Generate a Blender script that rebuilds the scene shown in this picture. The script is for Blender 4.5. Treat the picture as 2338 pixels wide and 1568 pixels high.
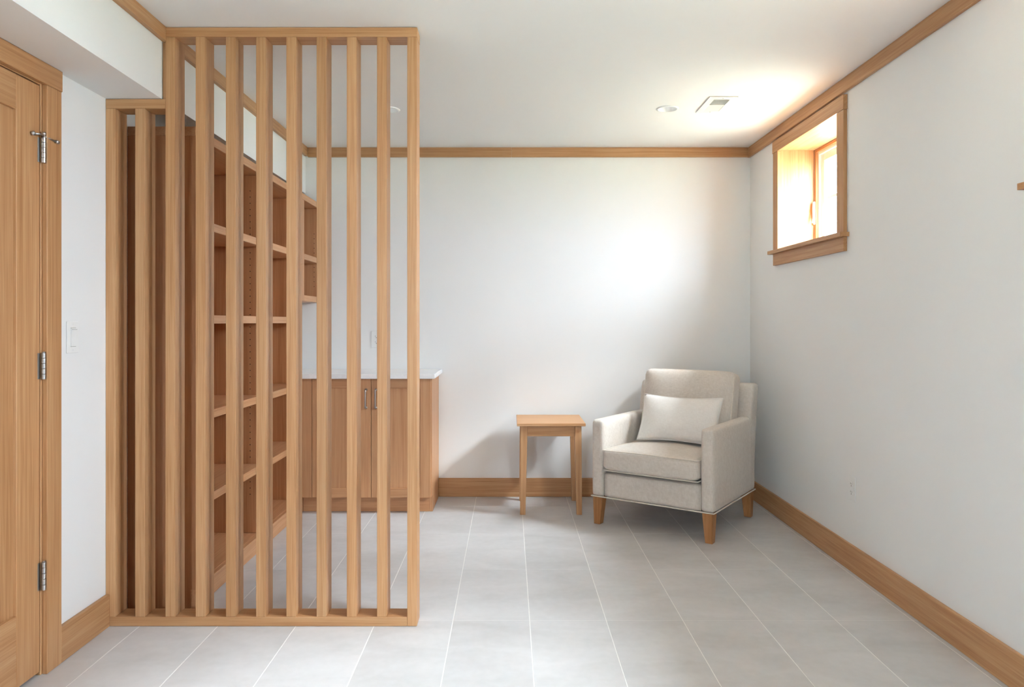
import bpy, bmesh, math, random
from mathutils import Vector, Matrix

random.seed(7)
scene = bpy.context.scene
for o in list(bpy.data.objects):
    bpy.data.objects.remove(o, do_unlink=True)

# ------------------------------------------------------------------ camera
F_PX = 1690.0                       # focal length in pixels of the 2338 px wide frame
CAM_H = 1.2
cam_data = bpy.data.cameras.new('camera')
cam = bpy.data.objects.new('camera', cam_data)
scene.collection.objects.link(cam)
cam.location = (0, 0, CAM_H)
cam.rotation_euler = (math.pi / 2, 0, 0)
cam_data.sensor_fit = 'HORIZONTAL'
cam_data.sensor_width = 36.0
cam_data.lens = F_PX / 2338.0 * 36.0
cam_data.shift_x = (1169 - 1163) / 2338.0
cam_data.shift_y = (734 - 784) / 2338.0
cam_data.clip_start = 0.05
scene.camera = cam

# ------------------------------------------------------------------ daylight
world = bpy.data.worlds.new('overcast_sky')
scene.world = world
world.use_nodes = True
wn = world.node_tree
bg = wn.nodes['Background']
# standard overcast sky: three times brighter overhead than at the horizon
SKY_STRENGTH = 98.0
geo = wn.nodes.new('ShaderNodeTexCoord')
sep = wn.nodes.new('ShaderNodeSeparateXYZ')
wn.links.new(geo.outputs['Generated'], sep.inputs[0])
mz = wn.nodes.new('ShaderNodeMath'); mz.operation = 'MAXIMUM'; mz.inputs[1].default_value = 0.0
wn.links.new(sep.outputs['Z'], mz.inputs[0])
ml = wn.nodes.new('ShaderNodeMath'); ml.operation = 'MULTIPLY_ADD'
ml.inputs[1].default_value = SKY_STRENGTH * 2 / 3; ml.inputs[2].default_value = SKY_STRENGTH / 3
wn.links.new(mz.outputs[0], ml.inputs[0])
wn.links.new(ml.outputs[0], bg.inputs['Strength'])
bg.inputs['Color'].default_value = (0.76, 0.86, 1.0, 1)

# soft sun behind thin cloud
sun_d = bpy.data.lights.new('hazy_sun', 'SUN')
sun_d.energy = 62.0
sun_d.angle = math.radians(40)
sun_d.color = (0.86, 0.93, 1.0)
sun = bpy.data.objects.new('hazy_sun', sun_d)
scene.collection.objects.link(sun)
sun.location = (8, 0, 9)
sun.rotation_euler = Vector((-0.60, 0.17, -0.78)).to_track_quat('-Z', 'Y').to_euler()

vs = scene.view_settings
vs.view_transform = 'Standard'
vs.look = 'None'
vs.exposure = 0.27
vs.gamma = 1.0
vs.use_curve_mapping = False
scene.cycles.diffuse_bounces = 5
scene.cycles.glossy_bounces = 2
scene.cycles.max_bounces = 8
scene.cycles.use_light_tree = False
scene.cycles.caustics_reflective = False
scene.cycles.caustics_refractive = False
scene.cycles.sample_clamp_indirect = 20.0

# ------------------------------------------------------------------ materials
def srgb(r, g, b):
    f = lambda c: (c / 255 / 12.92) if c / 255 <= 0.04045 else ((c / 255 + 0.055) / 1.055) ** 2.4
    return (f(r), f(g), f(b), 1.0)

def new_mat(name):
    m = bpy.data.materials.new(name)
    m.use_nodes = True
    nt = m.node_tree
    return m, nt, nt.nodes['Principled BSDF']

def N(nt, kind, **kw):
    n = nt.nodes.new(kind)
    for k, v in kw.items():
        setattr(n, k, v)
    return n

def L(nt, a, b):
    nt.links.new(a, b)

def object_coords(nt, spread=(3.7, 5.3, 2.9)):
    tc = N(nt, 'ShaderNodeTexCoord')
    oi = N(nt, 'ShaderNodeObjectInfo')
    off = N(nt, 'ShaderNodeVectorMath', operation='SCALE')
    off.inputs[0].default_value = spread
    L(nt, oi.outputs['Random'], off.inputs['Scale'])
    add = N(nt, 'ShaderNodeVectorMath', operation='ADD')
    L(nt, tc.outputs['Object'], add.inputs[0])
    L(nt, off.outputs[0], add.inputs[1])
    return add.outputs[0], oi.outputs['Random']

def make_wood(name, axis, dark, mid, light, rough=0.42):
    m, nt, p = new_mat(name)
    co, rnd = object_coords(nt)
    def noise(across, along, detail, dist=0.0):
        mp = N(nt, 'ShaderNodeMapping')
        s = [across] * 3
        s[axis] = along
        mp.inputs['Scale'].default_value = s
        L(nt, co, mp.inputs['Vector'])
        nz = N(nt, 'ShaderNodeTexNoise')
        nz.inputs['Scale'].default_value = 1.0
        nz.inputs['Detail'].default_value = detail
        nz.inputs['Roughness'].default_value = 0.6
        nz.inputs['Distortion'].default_value = dist
        L(nt, mp.outputs[0], nz.inputs['Vector'])
        return nz.outputs['Fac']
    fine = noise(330, 5.0, 2)
    medium = noise(75, 1.6, 3, 0.6)
    broad = noise(16, 0.55, 2, 0.8)
    a = N(nt, 'ShaderNodeMath', operation='MULTIPLY'); L(nt, fine, a.inputs[0]); a.inputs[1].default_value = 0.30
    b = N(nt, 'ShaderNodeMath', operation='MULTIPLY_ADD'); L(nt, medium, b.inputs[0]); b.inputs[1].default_value = 0.42; L(nt, a.outputs[0], b.inputs[2])
    c = N(nt, 'ShaderNodeMath', operation='MULTIPLY_ADD'); L(nt, broad, c.inputs[0]); c.inputs[1].default_value = 0.28; L(nt, b.outputs[0], c.inputs[2])
    ramp = N(nt, 'ShaderNodeValToRGB')
    e = ramp.color_ramp.elements
    e[0].position = 0.30; e[0].color = dark
    e[1].position = 0.70; e[1].color = light
    em = e.new(0.5); em.color = mid
    L(nt, c.outputs[0], ramp.inputs[0])
    hsv = N(nt, 'ShaderNodeHueSaturation')
    vr = N(nt, 'ShaderNodeMapRange')
    vr.inputs['To Min'].default_value = 0.93; vr.inputs['To Max'].default_value = 1.07
    L(nt, rnd, vr.inputs['Value'])
    L(nt, vr.outputs[0], hsv.inputs['Value'])
    L(nt, ramp.outputs[0], hsv.inputs['Color'])
    L(nt, hsv.outputs[0], p.inputs['Base Color'])
    p.inputs['Roughness'].default_value = rough
    p.inputs['Specular IOR Level'].default_value = 0.35
    return m

FIR = [make_wood('fir_grain_%s' % 'xyz'[i], i, srgb(162, 110, 67), srgb(190, 143, 99), srgb(208, 167, 125)) for i in range(3)]
CABWOOD = [make_wood('cabinet_fir_%s' % 'xyz'[i], i, srgb(177, 121, 80), srgb(199, 148, 106), srgb(212, 166, 125)) for i in range(3)]
SHADED_PANEL = [make_wood('shelf_panel_shaded_%s' % 'xyz'[i], i, srgb(160, 103, 63), srgb(182, 128, 87), srgb(196, 147, 106)) for i in range(3)]  # darkened wood tone that puts interior shade into the bookcase panels
DARKLEG = [make_wood('leg_wood_%s' % 'xyz'[i], i, srgb(140, 92, 54), srgb(168, 118, 74), srgb(188, 138, 92)) for i in range(3)]

def make_plain(name, col, rough=0.5, metal=0.0, spec=0.5, noise=0.0, nscale=3.0, bump=0.0, bscale=200.0):
    m, nt, p = new_mat(name)
    p.inputs['Base Color'].default_value = col
    p.inputs['Roughness'].default_value = rough
    p.inputs['Metallic'].default_value = metal
    p.inputs['Specular IOR Level'].default_value = spec
    tc = N(nt, 'ShaderNodeTexCoord')
    if noise:
        nz = N(nt, 'ShaderNodeTexNoise'); nz.inputs['Scale'].default_value = nscale; nz.inputs['Detail'].default_value = 1
        L(nt, tc.outputs['Object'], nz.inputs['Vector'])
        rmp = N(nt, 'ShaderNodeValToRGB')
        rmp.color_ramp.elements[0].position = 0.3; rmp.color_ramp.elements[1].position = 0.7
        rmp.color_ramp.elements[0].color = tuple(c * (1 - noise) for c in col[:3]) + (1,)
        rmp.color_ramp.elements[1].color = tuple(min(1, c * (1 + noise)) for c in col[:3]) + (1,)
        L(nt, nz.outputs['Fac'], rmp.inputs[0]); L(nt, rmp.outputs[0], p.inputs['Base Color'])
    if bump:
        nb = N(nt, 'ShaderNodeTexNoise'); nb.inputs['Scale'].default_value = bscale; nb.inputs['Detail'].default_value = 3
        L(nt, tc.outputs['Object'], nb.inputs['Vector'])
        bp = N(nt, 'ShaderNodeBump'); bp.inputs['Strength'].default_value = bump; bp.inputs['Distance'].default_value = 0.001
        L(nt, nb.outputs['Fac'], bp.inputs['Height']); L(nt, bp.outputs[0], p.inputs['Normal'])
    return m

M_WALL = make_plain('wall_paint', srgb(238, 238, 237), 0.75, spec=0.3, noise=0.008, nscale=1.5)
M_CEIL = make_plain('ceiling_paint', srgb(240, 240, 239), 0.85, spec=0.2, noise=0.008, nscale=1.2)
M_GROUT = make_plain('grout', srgb(238, 237, 235), 0.9, spec=0.1, noise=0.03, nscale=40)
M_WHITE = make_plain('white_plastic', srgb(238, 238, 236), 0.35, noise=0.005, nscale=20)
M_VINYL = make_plain('white_vinyl', srgb(240, 240, 240), 0.4, noise=0.005, nscale=20)
M_SLOT = make_plain('dark_slot', srgb(96, 90, 84), 0.8)
M_HOLE = make_plain('pin_hole_dark', srgb(36, 20, 10), 0.9)
M_QUARTZ = make_plain('white_quartz', srgb(242, 242, 243), 0.25, noise=0.02, nscale=60)
M_NICKEL = make_plain('satin_nickel', srgb(190, 188, 186), 0.28, metal=1.0, noise=0.02, nscale=80)
M_METALW = make_plain('white_enamel_metal', srgb(236, 236, 233), 0.4, noise=0.005, nscale=20)
M_LENS = make_plain('frosted_lens', srgb(222, 222, 218), 0.6, noise=0.01, nscale=30)
M_DUCT = make_plain('duct_grey', srgb(120, 118, 114), 0.7, noise=0.05)
M_GRASS = make_plain('lawn_green', srgb(130, 133, 117), 0.95, spec=0.1, noise=0.25, nscale=6)


def make_tile():
    m, nt, p = new_mat('porcelain_tile')
    co, rnd = object_coords(nt, (7.1, 9.7, 0.0))
    big = N(nt, 'ShaderNodeTexNoise'); big.inputs['Scale'].default_value = 3.2; big.inputs['Detail'].default_value = 3; big.inputs['Roughness'].default_value = 0.55; big.inputs['Distortion'].default_value = 0.6
    mp = N(nt, 'ShaderNodeMapping'); mp.inputs['Scale'].default_value = (0.8, 1.5, 1)
    L(nt, co, mp.inputs['Vector']); L(nt, mp.outputs[0], big.inputs['Vector'])
    fine = N(nt, 'ShaderNodeTexNoise'); fine.inputs['Scale'].default_value = 30; fine.inputs['Detail'].default_value = 2
    L(nt, co, fine.inputs['Vector'])
    mx = N(nt, 'ShaderNodeMath', operation='MULTIPLY_ADD'); L(nt, fine.outputs['Fac'], mx.inputs[0]); mx.inputs[1].default_value = 0.22; 
    sc = N(nt, 'ShaderNodeMath', operation='MULTIPLY'); L(nt, big.outputs['Fac'], sc.inputs[0]); sc.inputs[1].default_value = 0.78
    L(nt, sc.outputs[0], mx.inputs[2])
    ramp = N(nt, 'ShaderNodeValToRGB')
    e = ramp.color_ramp.elements
    e[0].position = 0.30; e[0].color = srgb(192, 191, 191)
    e[1].position = 0.68; e[1].color = srgb(210, 209, 210)
    L(nt, mx.outputs[0], ramp.inputs[0])
    hsv = N(nt, 'ShaderNodeHueSaturation')
    vr = N(nt, 'ShaderNodeMapRange'); vr.inputs['To Min'].default_value = 0.965; vr.inputs['To Max'].default_value = 1.035
    L(nt, rnd, vr.inputs['Value']); L(nt, vr.outputs[0], hsv.inputs['Value'])
    L(nt, ramp.outputs[0], hsv.inputs['Color']); L(nt, hsv.outputs[0], p.inputs['Base Color'])
    p.inputs['Roughness'].default_value = 0.42
    p.inputs['Specular IOR Level'].default_value = 0.4
    return m
M_TILE = make_tile()

def make_fabric(name, c1, c2, scale=420):
    m, nt, p = new_mat(name)
    tc = N(nt, 'ShaderNodeTexCoord')
    outs = []
    for s in ((1, 0.12, 0.12), (0.12, 0.12, 1), (0.12, 1, 0.12)):
        mp = N(nt, 'ShaderNodeMapping'); mp.inputs['Scale'].default_value = [v * scale for v in s]
        L(nt, tc.outputs['Object'], mp.inputs['Vector'])
        nz = N(nt, 'ShaderNodeTexNoise'); nz.inputs['Scale'].default_value = 1.0; nz.inputs['Detail'].default_value = 2
        L(nt, mp.outputs[0], nz.inputs['Vector'])
        outs.append(nz.outputs['Fac'])
    a = N(nt, 'ShaderNodeMath', operation='ADD'); L(nt, outs[0], a.inputs[0]); L(nt, outs[1], a.inputs[1])
    b = N(nt, 'ShaderNodeMath', operation='ADD'); L(nt, a.outputs[0], b.inputs[0]); L(nt, outs[2], b.inputs[1])
    d = N(nt, 'ShaderNodeMath', operation='DIVIDE'); L(nt, b.outputs[0], d.inputs[0]); d.inputs[1].default_value = 3.0
    ramp = N(nt, 'ShaderNodeValToRGB')
    ramp.color_ramp.elements[0].position = 0.35; ramp.color_ramp.elements[0].color = c1
    ramp.color_ramp.elements[1].position = 0.65; ramp.color_ramp.elements[1].color = c2
    L(nt, d.outputs[0], ramp.inputs[0]); L(nt, ramp.outputs[0], p.inputs['Base Color'])
    p.inputs['Roughness'].default_value = 0.95
    p.inputs['Specular IOR Level'].default_value = 0.1
    p.inputs['Sheen Weight'].default_value = 0.25
    p.inputs['Sheen Roughness'].default_value = 0.5
    # soft creases + weave
    cr = N(nt, 'ShaderNodeTexNoise'); cr.inputs['Scale'].default_value = 9; cr.inputs['Detail'].default_value = 2
    L(nt, tc.outputs['Object'], cr.inputs['Vector'])
    b1 = N(nt, 'ShaderNodeBump'); b1.inputs['Strength'].default_value = 0.08; b1.inputs['Distance'].default_value = 0.012
    L(nt, cr.outputs['Fac'], b1.inputs['Height'])
    b2 = N(nt, 'ShaderNodeBump'); b2.inputs['Strength'].default_value = 0.10; b2.inputs['Distance'].default_value = 0.0008
    L(nt, d.outputs[0], b2.inputs['Height']); L(nt, b1.outputs[0], b2.inputs['Normal']); L(nt, b2.outputs[0], p.inputs['Normal'])
    return m
M_LINEN = make_fabric('beige_linen', srgb(203, 193, 182), srgb(221, 213, 204))
M_PIPING = make_fabric('piping_linen', srgb(214, 204, 190), srgb(230, 221, 209))
M_PILLOW = make_fabric('cream_linen', srgb(230, 226, 221), srgb(241, 238, 234))

def make_glass():
    m, nt, p = new_mat('window_glass')
    nt.nodes.remove(p)
    out = nt.nodes['Material Output']
    tr = N(nt, 'ShaderNodeBsdfTransparent'); tr.inputs[0].default_value = (0.97, 0.985, 0.98, 1)
    gl = N(nt, 'ShaderNodeBsdfGlossy'); gl.inputs['Roughness'].default_value = 0.02
    lw = N(nt, 'ShaderNodeLayerWeight'); lw.inputs['Blend'].default_value = 0.5
    pw_ = N(nt, 'ShaderNodeMath', operation='POWER'); L(nt, lw.outputs['Facing'], pw_.inputs[0]); pw_.inputs[1].default_value = 5.0
    fr = N(nt, 'ShaderNodeMath', operation='MULTIPLY_ADD'); L(nt, pw_.outputs[0], fr.inputs[0]); fr.inputs[1].default_value = 0.9; fr.inputs[2].default_value = 0.03
    mx = N(nt, 'ShaderNodeMixShader')
    L(nt, fr.outputs[0], mx.inputs[0]); L(nt, tr.outputs[0], mx.inputs[1]); L(nt, gl.outputs[0], mx.inputs[2])
    L(nt, mx.outputs[0], out.inputs['Surface'])
    return m
M_GLASS = make_glass()

# ------------------------------------------------------------------ geometry helpers
COL = scene.collection

def tag(o, label=None, cat=None, group=None, kind=None):
    if label: o['label'] = label
    if cat: o['category'] = cat
    if group: o['group'] = group
    if kind: o['kind'] = kind
    return o

def empty(name, loc=(0, 0, 0), rz=0.0):
    o = bpy.data.objects.new(name, None)
    o.empty_display_size = 0.1
    o.location = loc
    o.rotation_euler = (0, 0, rz)
    COL.objects.link(o)
    return o

def finish(name, bm, mat, parent=None, smooth=False, origin=None):
    """origin: world position of the parent's frame, subtracted from vertices given in world coordinates."""
    if origin is not None:
        bmesh.ops.translate(bm, verts=bm.verts, vec=-Vector(origin))
    bmesh.ops.recalc_face_normals(bm, faces=bm.faces)
    me = bpy.data.meshes.new(name)
    bm.to_mesh(me)
    bm.free()
    if mat is not None:
        me.materials.append(mat)
    if smooth:
        for f in me.polygons:
            f.use_smooth = True
    o = bpy.data.objects.new(name, me)
    COL.objects.link(o)
    if parent is not None:
        o.parent = parent
    return o

def add_box(bm, x0, x1, y0, y1, z0, z1, bevel=0.0, segs=1):
    vs_ = [bm.verts.new(c) for c in ((x0, y0, z0), (x1, y0, z0), (x1, y1, z0), (x0, y1, z0),
                                     (x0, y0, z1), (x1, y0, z1), (x1, y1, z1), (x0, y1, z1))]
    fs = [bm.faces.new([vs_[i] for i in q]) for q in ((0, 3, 2, 1), (4, 5, 6, 7), (0, 1, 5, 4), (1, 2, 6, 5), (2, 3, 7, 6), (3, 0, 4, 7))]
    if bevel > 0:
        es = set()
        for f in fs:
            es.update(f.edges)
        bmesh.ops.bevel(bm, geom=list(es), offset=bevel, segments=segs, affect='EDGES', profile=0.5)

def wood_for(dims, family):
    return family[max(range(3), key=lambda i: dims[i])]

def board(name, x0, x1, y0, y1, z0, z1, parent=None, origin=None, family=None, mat=None, bevel=0.0015, segs=1):
    bm = bmesh.new()
    b = min(bevel, 0.45 * min(x1 - x0, y1 - y0, z1 - z0))
    add_box(bm, x0, x1, y0, y1, z0, z1, b, segs)
    if mat is None:
        mat = wood_for((x1 - x0, y1 - y0, z1 - z0), family or FIR)
    return finish(name, bm, mat, parent, origin=origin)

def prism(bm, poly, axis, a0, a1):
    """extrude polygon of 2-D points (the two remaining axes in order) along axis from a0 to a1"""
    def mk(p, a):
        c = [0, 0, 0]
        r = [i for i in range(3) if i != axis]
        c[r[0]], c[r[1]] = p
        c[axis] = a
        return bm.verts.new(c)
    A = [mk(p, a0) for p in poly]
    B = [mk(p, a1) for p in poly]
    n = len(poly)
    bm.faces.new(A)
    bm.faces.new(B[::-1])
    for i in range(n):
        bm.faces.new((A[i], A[(i + 1) % n], B[(i + 1) % n], B[i]))

def loft(bm, rings, cap=True, closed=True):
    R = [[bm.verts.new(p) for p in r] for r in rings]
    n = len(R[0])
    for a, b in zip(R[:-1], R[1:]):
        for i in range(n if closed else n - 1):
            bm.faces.new((a[i], a[(i + 1) % n], b[(i + 1) % n], b[i]))
    if cap:
        bm.faces.new(R[0])
        bm.faces.new(R[-1][::-1])

def tube(bm, pts, r, n=8, closed=False):
    pts = [Vector(p) for p in pts]
    m = len(pts)
    rings = []
    up = Vector((0.123, 0.456, 0.881)).normalized()
    for i, p in enumerate(pts):
        if closed:
            d = pts[(i + 1) % m] - pts[i - 1]
        else:
            d = pts[min(i + 1, m - 1)] - pts[max(i - 1, 0)]
        d.normalize()
        s = d.cross(up)
        if s.length < 1e-4:
            s = d.cross(Vector((1, 0, 0)))
        s.normalize()
        t = s.cross(d)
        rings.append([p + (s * math.cos(2 * math.pi * k / n) + t * math.sin(2 * math.pi * k / n)) * r for k in range(n)])
    if closed:
        rings.append(rings[0])
        R = [[bm.verts.new(q) for q in rr] for rr in rings[:-1]]
        for i in range(m):
            a, b = R[i], R[(i + 1) % m]
            for k in range(n):
                bm.faces.new((a[k], a[(k + 1) % n], b[(k + 1) % n], b[k]))
    else:
        loft(bm, rings)

def lathe(bm, profile, c, axis=2, n=32, cap=False):
    """profile: (radius, height) pairs revolved about axis through c"""
    rings = []
    r_ax = [i for i in range(3) if i != axis]
    for (r, h) in profile:
        ring = []
        for k in range(n):
            a = 2 * math.pi * k / n
            v = [0, 0, 0]
            v[r_ax[0]] = c[r_ax[0]] + r * math.cos(a)
            v[r_ax[1]] = c[r_ax[1]] + r * math.sin(a)
            v[axis] = c[axis] + h
            ring.append(v)
        rings.append(ring)
    loft(bm, rings, cap=cap)

def superbox(half, r, n=12, deform=None):
    """rounded box centred at the origin as a bmesh; deform(x,y,z, px,py,pz) with p in [-1,1]"""
    bm = bmesh.new()
    hx, hy, hz = half
    cache = {}
    def vert(p):
        key = tuple(round(c, 6) for c in p)
        if key in cache:
            return cache[key]
        q = Vector((p[0] * hx, p[1] * hy, p[2] * hz))
        core = Vector([max(-(h - r), min(h - r, c)) for c, h in zip(q, half)])
        d = q - core
        if d.length > 1e-9:
            q = core + d.normalized() * r
        if deform:
            q = Vector(deform(q.x, q.y, q.z, *p))
        v = bm.verts.new(q)
        cache[key] = v
        return v
    # denser near edges
    ts = []
    for i in range(n + 1):
        t = -1 + 2 * i / n
        ts.append(math.copysign(1 - (1 - abs(t)) ** 1.35, t))
    for ax in range(3):
        for s in (-1, 1):
            o = [i for i in range(3) if i != ax]
            for i in range(n):
                for j in range(n):
                    q = []
                    for (a, b) in ((i, j), (i + 1, j), (i + 1, j + 1), (i, j + 1)):
                        p = [0, 0, 0]
                        p[ax] = s; p[o[0]] = ts[a]; p[o[1]] = ts[b]
                        q.append(vert(p))
                    try:
                        bm.faces.new(q)
                    except ValueError:
                        pass
    return bm

# ------------------------------------------------------------------ room dimensions
XL, XR = -1.590, 1.654        # side walls
YB, YF = 5.085, -2.6          # back wall, wall behind the camera
ZC = 2.393

def ceil_z(x, y):
    u = max(0.0, min(1.0, (1.0 - x) / 1.35))
    v = max(0.0, min(1.0, (YB - y) / 2.17))
    return ZC - 0.033 * u * v

def bulk_x(y):
    return -1.359 - (y - 2.02) * 0.0134
ZS = 2.078                    # underside of the bulkhead

# floor: grout bed with one object per tile
bm = bmesh.new()
add_box(bm, XL - 0.25, XR + 0.3, YF - 0.1, YB + 0.1, -0.12, -0.0004)
floor = finish('floor', bm, M_GROUT)
tag(floor, 'pale grey tiled floor with thin white grout lines', 'floor', kind='structure')
PX_, PY_ = 0.3077, 0.6115
GX, GY = 0.0034, 0.0022
tile_cache = {}
def add_tile(x0, x1, y0, y1):
    w, d = round(x1 - x0, 4), round(y1 - y0, 4)
    if w < 0.004 or d < 0.004:
        return
    if (w, d) not in tile_cache:
        bm = bmesh.new()
        add_box(bm, -w / 2, w / 2, -d / 2, d / 2, -0.008, 0, min(0.0003, w / 4, d / 4))
        bmesh.ops.recalc_face_normals(bm, faces=bm.faces)
        me = bpy.data.meshes.new('floor_tile'); bm.to_mesh(me); bm.free()
        me.materials.append(M_TILE)
        tile_cache[(w, d)] = me
    o = bpy.data.objects.new('floor_tile', tile_cache[(w, d)])
    COL.objects.link(o)
    o.parent = floor
    o.location = ((x0 + x1) / 2, (y0 + y1) / 2, 0)
k0 = math.floor((XL - 0.15 - 0.0815) / PX_)
for k in range(k0, k0 + 12):
    x0 = max(0.0815 + k * PX_ + GX / 2, XL - 0.14)
    x1 = min(0.0815 + (k + 1) * PX_ - GX / 2, XR)
    if x1 <= x0: continue
    for j in range(-10, 5):
        y0 = max(2.973 + j * PY_ + GY / 2, YF)
        y1 = min(2.973 + (j + 1) * PY_ - GY / 2, YB)
        if y1 <= y0: continue
        add_tile(x0, x1, y0, y1)

# ceiling: one sheet with openings for two downlights and the air register
DL = [(0.8846, 4.141), (-0.672, 4.117)]
DLR = 0.052
VENT = (1.082, 1.196, 3.945, 4.190)
xs = sorted({XL - 0.2, XR + 0.05, VENT[0], VENT[1], -1.2, -0.35, 0.0, 0.4, 1.45} | {c[0] + s for c in DL for s in (-0.09, 0.09)})
ys = sorted({YF - 0.05, YB + 0.05, VENT[2], VENT[3], 0.0, 1.5, 2.2, 2.914, 3.3, 3.7, 4.4, 4.75} | {4.03, 4.23})
bm = bmesh.new()
def cv(x, y): return bm.verts.new((x, y, ceil_z(x, y)))
for i in range(len(xs) - 1):
    for j in range(len(ys) - 1):
        xa, xb, ya, yb = xs[i], xs[i + 1], ys[j], ys[j + 1]
        cx, cy = (xa + xb) / 2, (ya + yb) / 2
        if VENT[0] < cx < VENT[1] and VENT[2] < cy < VENT[3]:
            continue
        hole = None
        for (lx, ly) in DL:
            if abs(cx - lx) < 0.01 and ya < ly < yb:
                hole = (lx, ly)
        if not hole:
            bm.faces.new([cv(xa, ya), cv(xb, ya), cv(xb, yb), cv(xa, yb)])
        else:
            pass
# rows that contain a downlight hole may be split by other grid lines: fill the whole hole row cell by cell
bm.free()
bm = bmesh.new()
def rect_face(xa, xb, ya, yb):
    bm.faces.new([cv(xa, ya), cv(xb, ya), cv(xb, yb), cv(xa, yb)])
for i in range(len(xs) - 1):
    xa, xb = xs[i], xs[i + 1]
    mid = (xa + xb) / 2
    lights = [c for c in DL if abs(mid - c[0]) < 0.01]
    yy = list(ys)
    if lights:
        ly = lights[0][1]
        yy = [y for y in ys if not (ly - 0.09 < y < ly + 0.09)] + [ly - 0.09, ly + 0.09]
        yy = sorted(set(yy))
    for j in range(len(yy) - 1):
        ya, yb = yy[j], yy[j + 1]
        if VENT[0] < mid < VENT[1] and VENT[2] < (ya + yb) / 2 < VENT[3]:
            continue
        if lights and abs((ya + yb) / 2 - lights[0][1]) < 0.01:
            lx, ly = lights[0]
            n = 32
            inner, outer = [], []
            for k in range(n):
                a = 2 * math.pi * k / n
                c, s = math.cos(a), math.sin(a)
                m_ = max(abs(c), abs(s))
                inner.append(cv(lx + DLR * c, ly + DLR * s))
                outer.append(cv(lx + (xb - xa) / 2 * c / m_, ly + (yb - ya) / 2 * s / m_))
            for k in range(n):
                bm.faces.new((inner[k], inner[(k + 1) % n], outer[(k + 1) % n], outer[k]))
        else:
            rect_face(xa, xb, ya, yb)
bmesh.ops.remove_doubles(bm, verts=bm.verts, dist=1e-5)
ceiling = finish('ceiling', bm, M_CEIL)
tag(ceiling, 'white painted ceiling with two recessed lights and an air register', 'ceiling', kind='structure')

# walls
def wall_slabs(name, axis, a0, a1, u0, u1, z0, z1, openings, mat, label):
    """wall of thickness a0..a1 along axis, spanning u0..u1 and z0..z1 with rectangular openings (u0,u1,z0,z1)"""
    bm = bmesh.new()
    us = sorted({u0, u1} | {v for o in openings for v in o[:2]})
    zs = sorted({z0, z1} | {v for o in openings for v in o[2:]})
    for i in range(len(us) - 1):
        for j in range(len(zs) - 1):
            um, zm = (us[i] + us[i + 1]) / 2, (zs[j] + zs[j + 1]) / 2
            if any(o[0] < um < o[1] and o[2] < zm < o[3] for o in openings):
                continue
            if axis == 0:
                add_box(bm, a0, a1, us[i], us[i + 1], zs[j], zs[j + 1])
            else:
                add_box(bm, us[i], us[i + 1], a0, a1, zs[j], zs[j + 1])
    bmesh.ops.remove_doubles(bm, verts=bm.verts, dist=1e-6)
    # drop the inner faces shared by two neighbouring slabs
    seen = {}
    for f in list(bm.faces):
        key = tuple(sorted(v.index for v in f.verts))
    bm.verts.index_update()
    for f in list(bm.faces):
        key = tuple(sorted(v.index for v in f.verts))
        seen.setdefault(key, []).append(f)
    dead = [f for fs in seen.values() if len(fs) > 1 for f in fs]
    bmesh.ops.delete(bm, geom=dead, context='FACES_ONLY')
    o = finish(name, bm, mat)
    return tag(o, label, 'wall', kind='structure')

WIN_Y = [(3.700, 4.515), (0.900, 2.245)]     # clear openings between casings; the second is widened for fill light
WZ0, WZ1 = 1.637, 2.239
wall_slabs('wall_back', 1, YB, YB + 0.12, XL - 0.3, XR + 0.4, -0.1, 2.5, [], M_WALL, 'white back wall behind the armchair and side table')
wall_slabs('wall_right', 0, XR, XR + 0.29, YF - 0.1, YB, -0.1, 2.5,
           [(a - 0.026, b + 0.026, WZ0 - 0.022, WZ1 + 0.026) for a, b in WIN_Y], M_WALL, 'white wall on the window side of the room')
DOOR_Y0, DOOR_Y1 = 1.705, 2.5086
wall_slabs('wall_left', 0, XL - 0.14, XL, YF - 0.1, YB, -0.1, 2.5, [(DOOR_Y0 - 0.02, DOOR_Y1 + 0.02, -0.1, 2.02)], M_WALL,
           'white wall holding the wooden door and light switch')
REAR_FILL = (-1.25, -0.68, 0.95, 2.00)                              # unseen window opening added behind the viewpoint for fill light
wall_slabs('wall_front', 1, YF - 0.12, YF, XL - 0.3, XR + 0.4, -0.1, 2.5, [REAR_FILL], M_WALL, 'white wall opposite the armchair, behind the viewpoint')

# boxed-in bulkhead along the door wall
bm = bmesh.new()
rings = []
for y in (YF, 2.02, 2.914, YB):
    bx = bulk_x(y)
    rings.append([(XL - 0.1, y, ZS), (bx, y, ZS), (bx, y, 2.45), (XL - 0.1, y, 2.45)])
loft(bm, rings)
tag(finish('wall_bulkhead', bm, M_WALL), 'white boxed bulkhead under the ceiling above the door and bookcase', 'bulkhead', kind='structure')

# unseen hall box added to block light leaking in under the door
bm = bmesh.new()
hx0, hx1, hy0, hy1 = XL - 1.0, XL - 0.141, 1.3, 2.9
add_box(bm, hx0 - 0.05, hx0, hy0, hy1, -0.1, 2.45)
add_box(bm, hx0, hx1, hy0 - 0.05, hy0, -0.1, 2.45)
add_box(bm, hx0, hx1, hy1, hy1 + 0.05, -0.1, 2.45)
add_box(bm, hx0, hx1, hy0, hy1, 2.40, 2.45)
add_box(bm, hx0, hx1, hy0, hy1, -0.1, -0.002)
tag(finish('hall_light_block', bm, M_WALL), 'unseen white hall box added behind the wooden door to block light', 'wall', kind='structure')

# lawn outside, just below the window sills (only sends light upwards)
bm = bmesh.new()
add_box(bm, XR + 0.29, 26, YF - 0.12, 28, 0.4, 1.38)
add_box(bm, -14, 26, -24, YF - 0.121, 0.3, 0.7)
tag(finish('ground', bm, M_GRASS), 'lawn at window sill height outside the room', 'lawn', kind='structure')

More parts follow.
